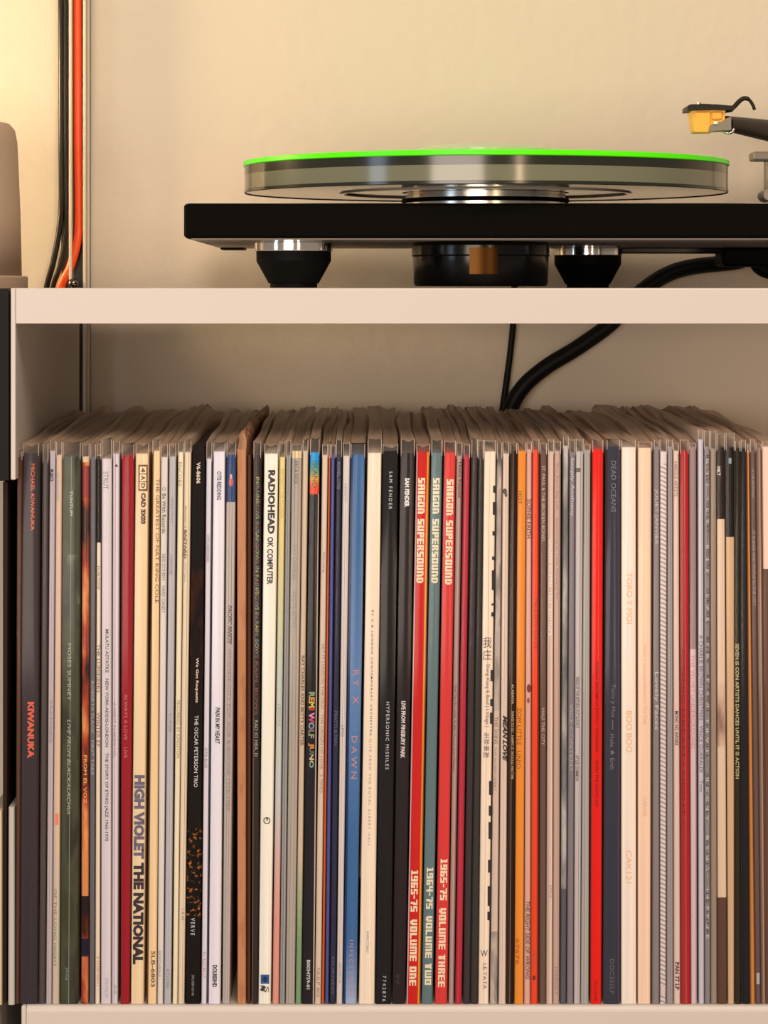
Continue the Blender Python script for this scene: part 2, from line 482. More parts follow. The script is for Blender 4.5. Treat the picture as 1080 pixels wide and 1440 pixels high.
# tonearm, parked at the right
zA = PZm(178, 0.215)
arm = empty('tonearm', (PXm(1115, 0.30), 0.30, zp), 'dark tapered tonearm with amber cartridge beside the platter', 'tonearm')
Yh = 0.205
A0 = P(1021, 173.5, Yh + 0.010); A1 = P(1100, 187, 0.300)
MB().tube([A0, A0.lerp(A1, 0.25), A0.lerp(A1, 0.6), A1, A1 + (A1 - A0) * 0.4], [0.0049, 0.0057, 0.0068, 0.0078, 0.0080], 20).build('arm_tube', M_dark, arm, True, 40)
MB().lathe(A1.x + 0.012, A1.y + 0.02, [(0.012, zp + 0.0002), (0.012, zp + 0.004), (0.009, zp + 0.005), (0.009, A1.z - 0.004)], 32).build('pivot_post', M_dark, arm, True, 30)
MB().box(tuple(P(1059.5, 225.5, 0.255)), tuple(P(1130, 213, 0.255) + Vector((0, 0.022, 0))), 0.0010).build('arm_rest_bar', M_grey, arm)
MB().box((PXm(1078, 0.258), 0.259, zp + 0.0002), (PXm(1098, 0.258), 0.271, PZm(224.5, 0.258)), 0.001).build('arm_rest_post', M_grey, arm)
q = P(1078, 275, 0.06)
MB().tube([(q.x, 0.052, q.z), (q.x, 0.060, q.z), (q.x, 0.072, q.z)], [0.0030, 0.0036, 0.0036], 16).build('knob', M_grey, arm, True, 40)


def slab(pts2, Y0, Y1, mt, name, parent, bev=0.0):
    """an outline in photo pixels given its own distance and thickness"""
    a = [P(x, y, (Y0 + Y1) / 2) for x, y in pts2]
    n = len(a)
    v = [Vector((p.x, Y0, p.z)) for p in a] + [Vector((p.x, Y1, p.z)) for p in a]
    f = [tuple(range(n)), tuple(range(2 * n - 1, n - 1, -1))] + [(i, i + n, (i + 1) % n + n, (i + 1) % n) for i in range(n)]
    return MB().add(v, f).build(name, mt, parent)


hs = slab([(963, 157.5), (963.5, 151.5), (966.5, 149), (985, 148), (1005, 149), (1022, 150.5), (1028, 150.5), (1031, 152), (1029, 156), (1024, 157.2), (1000, 156.5), (980, 157)], Yh - 0.014, Yh + 0.014, M_dark, 'headshell', arm)
MB().tube(spline([P(1019, 154, Yh), P(1026, 154, Yh), P(1032, 150.5, Yh), P(1040, 142, Yh), P(1046.5, 138.3, Yh), P(1053, 140, Yh), P(1058, 146.5, Yh), P(1061.3, 154.5, Yh)], 6), [0.0019] * 10 + [0.0015] * 20 + [0.0011] * 13, 10).build('finger_lift', M_dark, arm, True)
for px in (982.5, 1004.5):
    c = P(px, 146.5, Yh)
    MB().lathe(c.x, c.y, [(0.0016, PZm(149.5, Yh)), (0.0016, PZm(144 if px < 990 else 146.6, Yh))], 12).build('fixing_screw', mat('brass_screw', (0.75, 0.62, 0.40), 0.25, metal=1.0), hs, True, 30)
ct = slab([(970.2, 156.8), (1017, 156.8), (1016, 170), (1005, 176), (1001, 186.3), (975, 187), (973, 185)], Yh - 0.010, Yh + 0.012, M_yellow, 'cartridge', arm)
MB().box(tuple(P(978, 186.5, Yh - 0.0118)), tuple(P(999, 157.2, Yh - 0.0098) + Vector((0, 0.002, 0))), 0.0006).build('front_ridge', M_yellow, ct)
MB().box(tuple(P(1001, 168, Yh - 0.0115)), tuple(P(1015.5, 157.2, Yh - 0.0098) + Vector((0, 0.002, 0))), 0.0006).build('front_ridge', M_yellow, ct)
slab([(993.5, 185.5), (995, 178.5), (1000, 175.5), (1012, 172.5), (1020, 167), (1025.5, 166), (1025.5, 184), (1012, 184.5)], Yh - 0.0125, Yh + 0.006, M_grey, 'cartridge_bracket', arm)
c = P(1006, 172.6, Yh - 0.012)
MB().box((c.x - 0.0014, c.y - 0.0018, c.z - 0.0012), (c.x + 0.0014, c.y, c.z + 0.0012), 0.0003).build('signal_pin', mat('brass_screw', (0.75, 0.62, 0.40), 0.25, metal=1.0), ct)
MB().tube(spline([P(1016.5, 184.5, Yh - .008), P(1023, 187, Yh - .009), P(1029, 186, Yh - .009), P(1032, 181, Yh - .008)], 6), 0.0009, 8).build('lead_wire', M_steel, ct, True)

# record on the platter and clear clamp
rec = MB().lathe(pxc, YP, [(PR + 0.0003, zmt + 0.0001), (PR + 0.0008, zmt + 0.0006), (PR + 0.0008, zmt + 0.0030), (PR + 0.0002, zmt + 0.0034), (0.05, zmt + 0.0034)], 160).build('vinyl_disc', M_green, None, True, 35)
tag(rec, 'neon green vinyl disc lying on the turntable platter', 'record')
zc = zmt + 0.00355
cl = MB().lathe(pxc, YP, [(0.0415, zc), (0.0432, zc + 0.0012), (0.0432, zc + 0.0072), (0.040, zc + 0.0094), (0.030, zc + 0.0106), (0.004, zc + 0.0110)], 72).build('record_clamp', M_clear, None, True, 35)
tag(cl, 'low clear acrylic record clamp on the green disc', 'record clamp')

# cables behind the turntable
cable('signal_cable', [P(1052, 362, 0.3335), P(1036, 368, 0.336), P(1010, 371, 0.341), P(975, 375, 0.349), P(945, 383, 0.3535), P(915, 400, 0.3535), P(880, 430, 0.3535), P(858, 456, 0.3535), P(812, 489, 0.3525), P(768, 516, 0.352), P(735, 545, 0.352), P(716, 580, 0.352), P(705, 640, 0.352), P(700, 720, 0.352)], [0.0056] * 89 + [0.0062] * 16, M_cable, 'thick black cable curving down behind the shelf', 14)
cable('power_cable', [P(1062, 356, 0.333), P(1066, 374, 0.333), P(1085, 383, 0.333), P(1120, 380, 0.333), P(1135, 362, 0.333)], 0.0050, M_cable, 'short black cable looping from the connector block past the plinth', 12)
cable('power_cable', [P(724, 345, 0.339), P(724, 390, 0.349), P(723, 415, 0.3545), P(721.5, 455, 0.3585), P(717, 500, 0.359), P(711, 545, 0.359), P(705, 590, 0.359), P(701, 650, 0.359)], 0.0023, M_cable, 'thin straight black cable dropping behind the shelf beside the thick one')

# ------------------------------------------------------------------ records
YR = 0.012                                                    # plane of the record spines
SR_ = F / (YR - CY)                                           # px per metre there
YT, YB = 690.0, 1395.0                                        # rows where the spine edges were read
WHT = (240, 232, 222); INK = (45, 35, 32)
rng = random.Random(7)
_fonts = {}


def text_mesh(s, bold=0.0, shear=0.0, spacing=1.0):
    k = (s, bold, shear, spacing)
    if k in _fonts: return _fonts[k]
    c = bpy.data.curves.new('t', 'FONT'); c.body = s
    c.offset = bold * 1.5; c.shear = shear; c.space_character = spacing; c.resolution_u = 2
    o = bpy.data.objects.new('t', c); COL.objects.link(o)
    dg = bpy.context.evaluated_depsgraph_get()
    me = bpy.data.meshes.new_from_object(o.evaluated_get(dg))
    v = [(p.co.x, p.co.y) for p in me.vertices]; f = [tuple(p.vertices) for p in me.polygons]
    bpy.data.objects.remove(o); bpy.data.curves.remove(c); bpy.data.meshes.remove(me)
    _fonts[k] = (v, f)
    return v, f


BLOCK = {'S': ('11111', '11000', '11111', '00111', '11111'), 'A': ('11111', '11011', '11111', '11011', '11011'), 'I': ('111', '111', '111', '111', '111'),
         'G': ('11111', '11000', '11011', '11011', '11111'), 'O': ('11111', '11011', '11011', '11011', '11111'), 'N': ('11110', '11011', '11011', '11011', '11011'),
         'U': ('11011', '11011', '11011', '11011', '11111'), 'P': ('11111', '11011', '11111', '11000', '11000'), 'E': ('11111', '11000', '11111', '11000', '11111'),
         'R': ('11111', '11011', '11110', '11011', '11011'), 'D': ('11110', '11011', '11011', '11011', '11110'), 'V': ('11011', '11011', '11011', '11111', '01110'),
         'L': ('11000', '11000', '11000', '11000', '11111'), 'M': ('1111111', '1101011', '1101011', '1101011', '1101011'), 'T': ('11111', '01110', '01110', '01110', '01110'),
         'W': ('1101011', '1101011', '1101011', '1101011', '1111111'), 'H': ('11011', '11011', '11111', '11011', '11011'),
         '1': ('1110', '0110', '0110', '0110', '1111'), '9': ('11111', '11011', '11111', '00011', '11111'), '6': ('11111', '11000', '11111', '11011', '11111'),
         '5': ('11111', '11000', '11111', '00011', '11111'), '7': ('11111', '00011', '00111', '00110', '00110'), '4': ('11011', '11011', '11111', '00011', '00011'),
         '-': ('000', '000', '111', '000', '000'), ' ': ('000',) * 5}


def block_mesh(s):
    v = []; f = []; u = 0.0
    for ch in s:
        g = BLOCK[ch]; wd = len(g[0])
        for r in range(5):
            c = 0
            while c < wd:
                if g[r][c] == '1':
                    c1 = c
                    while c1 < wd and g[r][c1] == '1': c1 += 1
                    n = len(v); y0, y1 = (4 - r) / 5, (5 - r) / 5
                    sl = 0.02
                    v += [(u + c, y0 + sl), (u + c1, y0 + sl), (u + c1, y1), (u + c, y1)]; f.append((n, n + 1, n + 2, n + 3))
                    c = c1
                else: c += 1
        u += wd + 0.8
    return v, f


class Rec:
    pass


def ink(c):
    return mat('printing_ink', albedo(c), 0.5, spec=0.2)


def record(label, t, b, top, color, texts=(), segs=(), cols=(), plastic=True, bottom=1412.0, name='vinyl_record', group='records standing on the white shelf', y0=YR, depth=0.314, marks=()):
    if bottom >= 1412: bottom = PY0 + (ZC - ZB) * F / (y0 - CY) - 0.3
    s = F / (y0 - CY)
    zt = PZm(top, y0); zb_ = PZm(bottom, y0)
    def X(fr, py):
        k = (py - YT) / (YB - YT)
        l = t[0] + 0.45 + (b[0] - t[0]) * k; r = t[1] - 0.45 + (b[1] - t[1]) * k
        return (l + (r - l) * fr - PX0) / s
    base = Vector((X(0.5, bottom), y0 + depth / 2, zb_))
    R = empty(name, base, label, 'record', group)
    # --- jacket: spine grid in front, flat sides
    ys = sorted({top, bottom} | {y for sg in segs for y in sg[:2] if top < y < bottom})
    wpx = t[1] - t[0]
    ch = min(0.22, 1.1 / wpx)
    fs = sorted({0.0, ch, 1 - ch, 1.0} | {x for c in cols for x in c[:2] if ch < x < 1 - ch})
    mats = []; mi = {}
    def midx(m):
        if m.name not in mi: mi[m.name] = len(mats); mats.append(m)
        return mi[m.name]
    def asmat(c):
        return c if not isinstance(c, tuple) else card(c)
    cm = asmat(color)
    v = []; f = []; fm = []
    nf = len(fs)
    for y in ys:
        for k, fr in enumerate(fs):
            v.append((X(fr, y), y0 + (0.0007 if k in (0, nf - 1) else 0.0), PZm(y, y0)))
    for i in range(len(ys) - 1):
        ym = (ys[i] + ys[i + 1]) / 2
        rc = cm
        for sg in segs:
            if sg[0] <= ym <= sg[1]: rc = asmat(sg[2])
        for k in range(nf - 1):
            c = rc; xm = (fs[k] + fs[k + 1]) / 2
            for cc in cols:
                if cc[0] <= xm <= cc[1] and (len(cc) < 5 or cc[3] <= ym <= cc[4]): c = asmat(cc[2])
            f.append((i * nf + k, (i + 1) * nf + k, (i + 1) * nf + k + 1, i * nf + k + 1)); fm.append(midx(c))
    n = len(v)
    T0, T1, B0, B1 = 0, nf - 1, (len(ys) - 1) * nf, len(ys) * nf - 1
    yb = y0 + depth
    v += [(X(0, top), yb, zt), (X(1, top), yb, zt), (X(1, bottom), yb, zb_), (X(0, bottom), yb, zb_)]
    cmi = midx(cm)
    f += [tuple([n] + [i * nf for i in range(len(ys) - 1, -1, -1)][::-1] + [n + 3]), tuple([n + 1, n + 2] + [i * nf + nf - 1 for i in range(len(ys) - 1, -1, -1)]),
          tuple(list(range(0, nf)) + [n + 1, n]), tuple([n + 3, n + 2] + list(range(B1, B0 - 1, -1))), (n, n + 1, n + 2, n + 3)]
    fm += [cmi] * 5
    J = mesh('jacket', v, f, mats, R, fm, False, base)
    # --- lettering
    for tx in texts:
        tx = tuple(tx) + (0.5, 5, INK, {})[len(tx) - 3:]
        st, ya, ybb, fr, cap, colr, stl = tx
        stack = stl.get('stack')
        if stl.get('block'): tv, tf = block_mesh(st)
        else: tv, tf = text_mesh(st, stl.get('bold', 0.0), stl.get('shear', 0.0), stl.get('sp', 1.0))
        if not tv: continue
        u0, u1 = min(p[0] for p in tv), max(p[0] for p in tv); v0, v1 = min(p[1] for p in tv), max(p[1] for p in tv)
        vv = []
        if stack:                                             # upright sign
            for (u, q) in tv:
                py = ybb + (ya - ybb) * (q - v0) / (v1 - v0)
                vv.append((X(fr, py) + ((u - u0) / (u1 - u0) - 0.5) * cap / s, y0 - 0.00009, PZm(py, y0)))
        else:
            for (u, q) in tv:
                py = ya + (ybb - ya) * (u - u0) / (u1 - u0)
                vv.append((X(fr, py) + ((q - v0) / (v1 - v0) - 0.5) * cap / s, y0 - 0.00009, PZm(py, y0)))
        mts = colr if isinstance(colr, list) else [colr]
        fmi = None
        if len(mts) > 1:                                      # letters in turn
            L_ = len(st)
            fmi = [int(min(L_ - 1, max(0, (sum(tv[i][0] for i in p) / len(p) - u0) / (u1 - u0) * L_))) % len(mts) for p in tf]
        mesh('spine_lettering', vv, tf, [ink(c) for c in mts], R, fmi, False, base)
    # --- flat printed marks: (x_fraction, y, half width px, half height px, colour, kind)
    for im, (fr, py, hw, hh, c, kind) in enumerate(marks):
        cx_, cz_ = X(fr, py), PZm(py, y0)
        if kind == 'rect':
            vv = [(cx_ + a * hw / s, y0 - 0.00002 - im * 0.000006, cz_ + e * hh / s) for a, e in ((-1, -1), (1, -1), (1, 1), (-1, 1))]; ff = [(0, 1, 2, 3)]
        else:
            vv = []; ff = []
            for i in range(20):
                an = 2 * math.pi * i / 20
                for q in (1.0, 0.72 if kind == 'ring' else 0.01):
                    vv.append((cx_ + q * hw / s * math.cos(an), y0 - 0.00002 - im * 0.000006, cz_ + q * hh / s * math.sin(an)))
            ff = [(2 * i, 2 * ((i + 1) % 20), 2 * ((i + 1) % 20) + 1, 2 * i + 1) for i in range(20)]
        mesh('printed_mark', vv, ff, ink(c), R, None, False, base)
    # --- clear outer sleeve, taller than the jacket
    if plastic:
        e = 0.00007
        pf = PZm(rng.uniform(617, 625) if plastic is True else plastic, y0)     # top at the front
        pb = ZC - 0.0775 + rng.uniform(-0.0028, 0.0022)                          # top at the back
        pf = max(pf, zt + 0.002)
        v = []; f = []; fm = []
        tp = PY0 - (pf - ZC) * s
        # front film, slightly bowed
        nc = 5
        rows = [bottom, (bottom + top) / 2, top, top - (top - tp) * 0.5, tp]
        for r_, y in enumerate(rows):
            for k in range(nc):
                fr = k / (nc - 1)
                bow = 0.00035 * math.sin(math.pi * fr) + 0.00025
                if r_ >= 3: bow -= 0.0012 * (r_ - 2) * (0.4 + 0.6 * abs(2 * fr - 1))
                v.append((X(fr, y) + (fr - 0.5) * 2 * e, y0 - bow, PZm(y, y0)))
        for r_ in range(4):
            for k in range(nc - 1):
                f.append((r_ * nc + k, r_ * nc + k + 1, (r_ + 1) * nc + k + 1, (r_ + 1) * nc + k)); fm.append(0 if r_ < 2 else 2)
        # two side films, wavy above the jacket
        nd = 9
        ph = rng.uniform(0, 6.28); am = rng.uniform(0.0002, 0.0009)
        for sd in (0, 1):
            n = len(v)
            off = (-e, e)[sd]
            for k in range(nd):
                q = k / (nd - 1); y = y0 + 0.0003 + q * (depth + 0.004)
                xq = X(sd, tp)
                wob = 0.0011 * math.sin(xq * 55 + q * 6.5 + 2.2 * math.sin(xq * 31)) * min(1, q * 2.5)
                zt2 = pf + (pb - pf) * min(1.0, q * 1.25) ** 0.8 + 0.0008 * math.sin(ph * 2 + q * 11)
                if k == nd - 1: zt2 -= 0.004
                v.append((X(sd, bottom) + off, y, zb_)); v.append((X(sd, top) + off, y, zt)); v.append((X(sd, tp) + off * 0.5 + wob, y, zt2))
            for k in range(nd - 1):
                a = n + k * 3
                f += [(a, a + 3, a + 4, a + 1), (a + 1, a + 4, a + 5, a + 2)]; fm += [1, 1]
        # mouth of the sleeve folded over the top
        nl = len(v) - 6 * nd
        n = len(v)
        dip = rng.uniform(0.0004, 0.0022)
        for k in range(nd):
            a_, b__ = Vector(v[nl + k * 3 + 2]), Vector(v[nl + 3 * nd + k * 3 + 2])
            c_ = (a_ + b__) / 2; c_.z -= dip * (0.6 + 0.4 * math.sin(ph + k * 1.7)); c_.x += rng.uniform(-0.15, 0.15) * (b__.x - a_.x)
            v.append(tuple(c_))
        for k in range(nd - 1):
            f += [(nl + k * 3 + 2, n + k, n + k + 1, nl + k * 3 + 5), (n + k, nl + 3 * nd + k * 3 + 2, nl + 3 * nd + k * 3 + 5, n + k + 1)]; fm += [4, 4]
        # pale hazy strips standing in for glints on the sleeve mouth corners
        for sd in (0, 1):
            n = len(v); wd_ = 0.00028 * (1 - 2 * sd)
            for y in (top + 4, tp):
                v += [(X(sd, y), y0 - 0.00045, PZm(y, y0)), (X(sd, y) + wd_, y0 - 0.00075, PZm(y, y0))]
            f.append((n, n + 1, n + 3, n + 2)); fm.append(3)
        mesh('plastic_sleeve', v, f, [M_filmf, M_films, M_filmt, M_filme, M_filmc], R, fm, True, base)
    return R


def grad(y0, y1, c0, c1, n=16):
    # a printed colour run along the spine
    return [(y0 + (y1 - y0) * i / n, y0 + (y1 - y0) * (i + 1) / n, tuple(round(a + (b - a) * (i + 0.5) / n) for a, b in zip(c0, c1))) for i in range(n)]


B_ = {'bold': 0.012}
BB = {'bold': 0.03}
LT = {}
IT = {'shear': 0.25}
SP = {'sp': 1.5}
OR = (232, 98, 58)

record('thin brown sleeve at the row end, next to the charcoal salmon-lettered sleeve', (24, 31.5), (21.5, 27), 643, (98, 58, 40), plastic=634)
record('charcoal record sleeve with salmon blackletter lettering low on its spine', (32, 55), (27.5, 53.5), 637, (62, 49, 51),
       [('MICHAEL KIWANUKA', 652, 746, .62, 5.2, OR, {'bold': .008}), ('KIWANUKA', 987, 1066, .55, 9.5, (232, 98, 70), {'bold': .035})])
record('dark grey unlettered sleeve between the charcoal sleeve and a pale one', (59.5, 68), (54.5, 63.5), 647, (86, 71, 67))
record('thin pinkish grey sleeve with a short black catalogue mark at its top', (69.5, 78), (64.5, 72.8), 634, (200, 178, 172), [('RSO', 660, 677, .35, 5, INK, BB), ('STATESIDE', 985, 1045, .5, 3.5, (150, 130, 125))], cols=[(.45, .52, (150, 126, 120))])
record('thin sleeve grading from lilac to peach, beside the dark olive photo sleeve', (78.4, 87.4), (73, 83.6), 640, (232, 190, 150), [('RS SPEAKERS', 665, 705, .3, 3.5, (150, 150, 165)), ('OF THE LONG NIGHT', 1250, 1360, .35, 4, (130, 120, 100))], cols=[(.2, .5, (214, 182, 168))],
       segs=grad(1150, 1300, (232, 190, 150), (205, 185, 150)) + [(1300, 1412, (205, 185, 150))], marks=[(.5, 1152, 2.5, 8, (235, 130, 100), 'rect')])
OLV = card((66, 64, 44), 'photo', (78, 76, 56), (52, 50, 38))
record('wide dark olive photo sleeve with spaced white capitals', (88, 113.5), (84.5, 110), 642, OLV,
       [('TUNTUM', 690, 725, .48, 4, (205, 200, 175)), ('MOSES SUMNEY', 905, 985, .42, 5, (190, 180, 150)), ('LIVE FROM BLACKALACHIA', 1012, 1145, .42, 5, (180, 176, 150), IT), ('JAGJ', 1360, 1378, .35, 4, (150, 150, 140))],
       segs=[(780, 850, card((120, 128, 104), 'photo', (78, 76, 56), (60, 62, 48)))], cols=[(.46, .485, (170, 160, 130))])
FIRE = card((60, 26, 20), 'photo', (178, 66, 40), (236, 150, 84))
record('narrow sleeve printed with a fiery red, orange and black collage', (115.3, 126), (114, 124.5), 642, FIRE, [('FROM EL VOZ', 1062, 1130, .5, 4.5, (240, 170, 90), B_)],
       segs=[(642, 650, (225, 190, 150)), (655, 700, (150, 50, 48)), (1260, 1285, (40, 22, 26)), (1195, 1260, (226, 140, 80)), (1320, 1345, (32, 26, 48))])
record('thin slate grey sleeve next to the fiery collage sleeve', (126.8, 135), (125.5, 133), 642, (112, 104, 102), [('ROBERTA FLACK   FIRST TAKE', 958, 1090, .5, 4, (175, 165, 158))], cols=[(.45, .52, (80, 72, 70))])
record('narrow cream sleeve whose spine is black along its upper part', (135.8, 142.2), (133.5, 140.5), 641, (240, 212, 180),
       [('DUALTONE', 796, 829, .5, 3.5, (120, 84, 50)), ('THE LUMINEERS', 906, 974, .5, 4.6, (110, 78, 50)), ('WINTER EP', 1002, 1050, .5, 4.6, (110, 78, 50)), ('8 55380 00531', 1345, 1386, .6, 3, (205, 110, 90))], segs=[(641, 763, (34, 24, 26))])
record('pinkish white sleeve with one long line of small grey capitals', (142.8, 157.5), (141.8, 156.5), 645, (226, 204, 196),
       [('STRUT', 663, 688, .4, 7, (130, 115, 108), LT), ('MULATU ASTATKE    NEW YORK-ADDIS-LONDON    THE STORY OF ETHIO JAZZ 1965-1975', 885, 1183, .5, 5.8, (84, 70, 68), B_), ('STRUT051LP', 1375, 1403, .55, 4, (160, 145, 140))])
record('slim double pink-white sleeve with a tiny star at the top', (158.5, 168.3), (157, 165.8), 638, (228, 206, 200), [('A NIGHT IN ADDIS VOL.', 988, 1066, .35, 3.5, (150, 120, 115)), ('JD-03', 1385, 1398, .5, 4, (130, 115, 110))], cols=[(.34, .42, (140, 110, 108))], marks=[(.5, 655, 2, 2, (80, 40, 50), 'dot')])
record('dark red sleeve with a worn cream edge', (171, 188.5), (169.5, 182.6), 641, (164, 28, 36), [('ALWAYS A LOVE    LIVE', 976, 1066, .42, 4.5, (205, 120, 115))], cols=[(.78, .9, (230, 190, 145), 641, 980), (.9, 1, (160, 110, 70), 641, 980)])
record('cream sleeve with big bold two-tone capitals along its lower half', (190, 209), (183.8, 202.6), 638, (246, 208, 160),
       [('CAD 3X03', 693, 737, .62, 7, (100, 58, 44), {'bold': .045}), ('HIGH VIOLET', 1090, 1208, .52, 15, (112, 98, 112), {'bold': .042}), ('THE NATIONAL', 1213, 1356, .52, 15, (58, 42, 50), {'bold': .042}),
        ('4', 657.5, 664.5, .58, 6, (120, 72, 40), BB), ('A', 668.5, 675.5, .58, 6, (120, 72, 40), BB), ('D', 679.5, 686.5, .58, 6, (120, 72, 40), BB)], marks=[(.58, 672, 6.6, 18.5, (120, 72, 40), 'rect')] + [(.58, y, 4.6, 4.8, (246, 214, 170), 'rect') for y in (661, 672, 683)])
record('narrow tan cream sleeve with a line of brown capitals from the top', (213.5, 225.3), (206, 220.6), 634, (248, 204, 150), [('THE GREATEST OF NAT KING COLE', 673, 848, .72, 5, (100, 70, 44)), ('SLB-6803', 1337, 1388, .62, 5.5, (96, 72, 50), B_)], cols=[(0, .16, (110, 76, 50))])
record('thin off-white sleeve with three short brown words in its upper half', (225.8, 236), (221, 229.8), 643, (230, 210, 192), [('Be With Records', 694, 750, .5, 5, (100, 72, 60), B_), ('NED DOHENY', 779, 817, .5, 4.5, (100, 78, 70)), ('HARD CANDY', 824, 862, .5, 4.5, (100, 78, 70)), ('BEWITH006LP', 1337, 1374, .35, 4, (150, 140, 150))], marks=[(.5, 688, 2.6, 2.6, (100, 72, 60), 'ring')])
record('thin pale grey sleeve between the off-white and the ivory sleeves', (237.3, 247.4), (230.6, 241), 642, (196, 184, 178), [('GREG FOAT', 700, 736, .5, 3.5, (140, 128, 130)), ('SYMPHONIE', 780, 808, .4, 4, (140, 128, 130)), ('LUNA', 1004, 1030, .5, 4, (150, 140, 140)), ('ATH086', 1362, 1390, .5, 5, (150, 138, 132))], cols=[(.5, .56, (160, 146, 140))])
record('ivory sleeve with short olive lettering, next to the black speckled sleeve', (249.6, 258), (242.5, 250), 636, (246, 220, 178), [('ENCORE', 650, 684, .35, 5, (150, 132, 90)), ('RECORDED BY KINGSTON', 985, 1066, .6, 4.5, (150, 132, 90))])
record('slim cream sleeve touching the black speckled sleeve', (258.4, 268.6), (250.2, 259.6), 636, (238, 208, 172), [('Bastard', 712, 742, .3, 3, (150, 125, 95)), ('BASTARD', 745, 786, .3, 4, (110, 84, 60), BB), ('(The Tape)', 790, 818, .3, 3, (150, 125, 95)), ('1 A 03', 1278, 1294, .6, 4, (130, 110, 100))], cols=[(.62, .7, (170, 140, 110))])
GOLD = card((14, 8, 6), 'speckle', (205, 110, 40))
record('wide black sleeve with gold speckles low down and small white lettering', (269, 288.6), (260.2, 282.0), 627, (22, 13, 12),
       [('V6-8606', 650, 680, .5, 5.5, (238, 214, 180), B_), ('We Get Requests', 925, 988, .55, 5, (226, 196, 170), B_), ('THE OSCAR PETERSON TRIO', 1006, 1107, .55, 5.2, (220, 205, 190)), ('VERVE', 1291, 1315, .45, 5.5, (215, 205, 195), SP), ('SMLVE8V167-90', 1371, 1400, .5, 3.5, (150, 140, 135))],
       segs=[(1165, 1290, GOLD), (800, 980, card((34, 16, 10), 'photo', (22, 13, 12), (60, 26, 12)))], plastic=False)
record('slim pinkish white sleeve between the black speckled and the brilliant white sleeve', (289.6, 298.2), (283, 291.6), 645, (230, 210, 204), [('OTIS REDDING', 752, 790, .4, 4, (130, 110, 110)), ('OTIS BLUE', 1052, 1080, .4, 4, (130, 110, 110)), ('R1 422140 LP', 1339, 1375, .45, 4, (205, 130, 120))], cols=[(.88, 1, (60, 90, 120))])
record('brilliant white sleeve with three short bold navy words', (299.4, 316.6), (293, 310.6), 635, (240, 222, 218), [('OTIS REDDING', 663, 703, .5, 6.5, (52, 58, 84), {'bold': .015}), ('PAIN IN MY HEART', 995, 1046, .55, 6.5, (48, 46, 58), {'bold': .02, 'shear': .1}), ('DOLRB3HD', 1357, 1388, .5, 6.5, (58, 54, 64), BB)])
record('beige sleeve capped with a navy block and a small red drop', (318, 331.6), (312.5, 323.5), 639, (196, 174, 160), [('PACIFIC BREEZE', 851, 906, .52, 6, (88, 76, 74), {'bold': .015, 'shear': .3}), ('JAPANESE CITY POP, AOR & BOOGIE 1976-1986', 912, 1140, .5, 5.5, (150, 130, 122))],
       segs=[(639, 706, (44, 66, 108))], cols=[(.3, .36, (150, 126, 116), 706, 1412), (.62, .68, (150, 126, 116), 706, 1412)], marks=[(.5, 678, 3.2, 6, (196, 92, 84), 'dot'), (.5, 670, 1.5, 3, (220, 170, 160), 'rect')])
# --- kraft paper mailer
kb = record('brown kraft paper mailer with a crumpled torn top', (333, 346.6), (333.5, 346.4), 632, card((190, 124, 80), 'worn', (176, 112, 72)), plastic=False, name='paper_mailer', segs=[(632, 900, card((196, 132, 90), 'worn', (184, 120, 80)))])
kb['category'] = 'mailer'; kb['group'] = 'packages in the record row'
v = []; f = []
rk = random.Random(5)
zj = PZm(633.5, YR)
nk, mk = 22, 7
for i in range(nk + 1):
    q = (i / nk) ** 1.4
    y = YR + 0.0006 + q * 0.312
    py = 609 - 7 * min(1, q * 8) + rk.uniform(-2.5, 2.5)
    zt_k = PZm(py, YR)
    xo = 1.5 + 3.0 * min(1, q * 6) + rk.uniform(-0.8, 0.8)
    for k in range(mk + 1):                                   # up one side, over the fold, down the other
        t_ = k / mk
        up = math.sin(math.pi * t_) ** 0.6 if 0 < k < mk else 0.0
        xx = 333.9 + 12.2 * (0.5 - 0.5 * math.cos(math.pi * t_)) + xo * up
        jt = 0.0 if k in (0, mk) else 0.0008
        v.append((PXm(xx, YR) + rk.uniform(-jt, jt), y + (rk.uniform(-.004, .004) if jt and 0 < i < nk else 0), zj + (zt_k - zj) * up + rk.uniform(-jt, jt)))
for i in range(nk):
    for k in range(mk):
        a = i * (mk + 1) + k
        f += [(a, a + 1, a + mk + 2), (a, a + mk + 2, a + mk + 1)]
f.append(tuple(range(mk + 1)))
mesh('crumpled_flap', v, f, card((178, 124, 90), 'worn', (156, 104, 72)), kb, None, False, Vector(kb.location))
record('very thin dark brown sleeve beside the kraft paper mailer', (347.4, 353.6), (347, 352.5), 640, (92, 50, 34), plastic=False, cols=[(.35, .5, (60, 28, 18))])
record('dark sleeve with one long line of multicoloured capitals', (356, 367), (353.5, 362.8), 640, (54, 42, 35),
       [('IN/RAINBOWS IN/RAINBOWS IN RAIN/BOWS IN RAIN_BOWS', 671, 925, .55, 5.5, [(190, 176, 110), (176, 160, 100), (120, 130, 120), (160, 90, 70), (110, 140, 130)]), ('RAIN_BOWS', 930, 1005, .5, 5, (150, 84, 66)), ('RAD IO HEA_D', 1013, 1064, .5, 5.5, (190, 172, 150))],
       cols=[(0, .2, (110, 88, 70), 1000, 1412)])
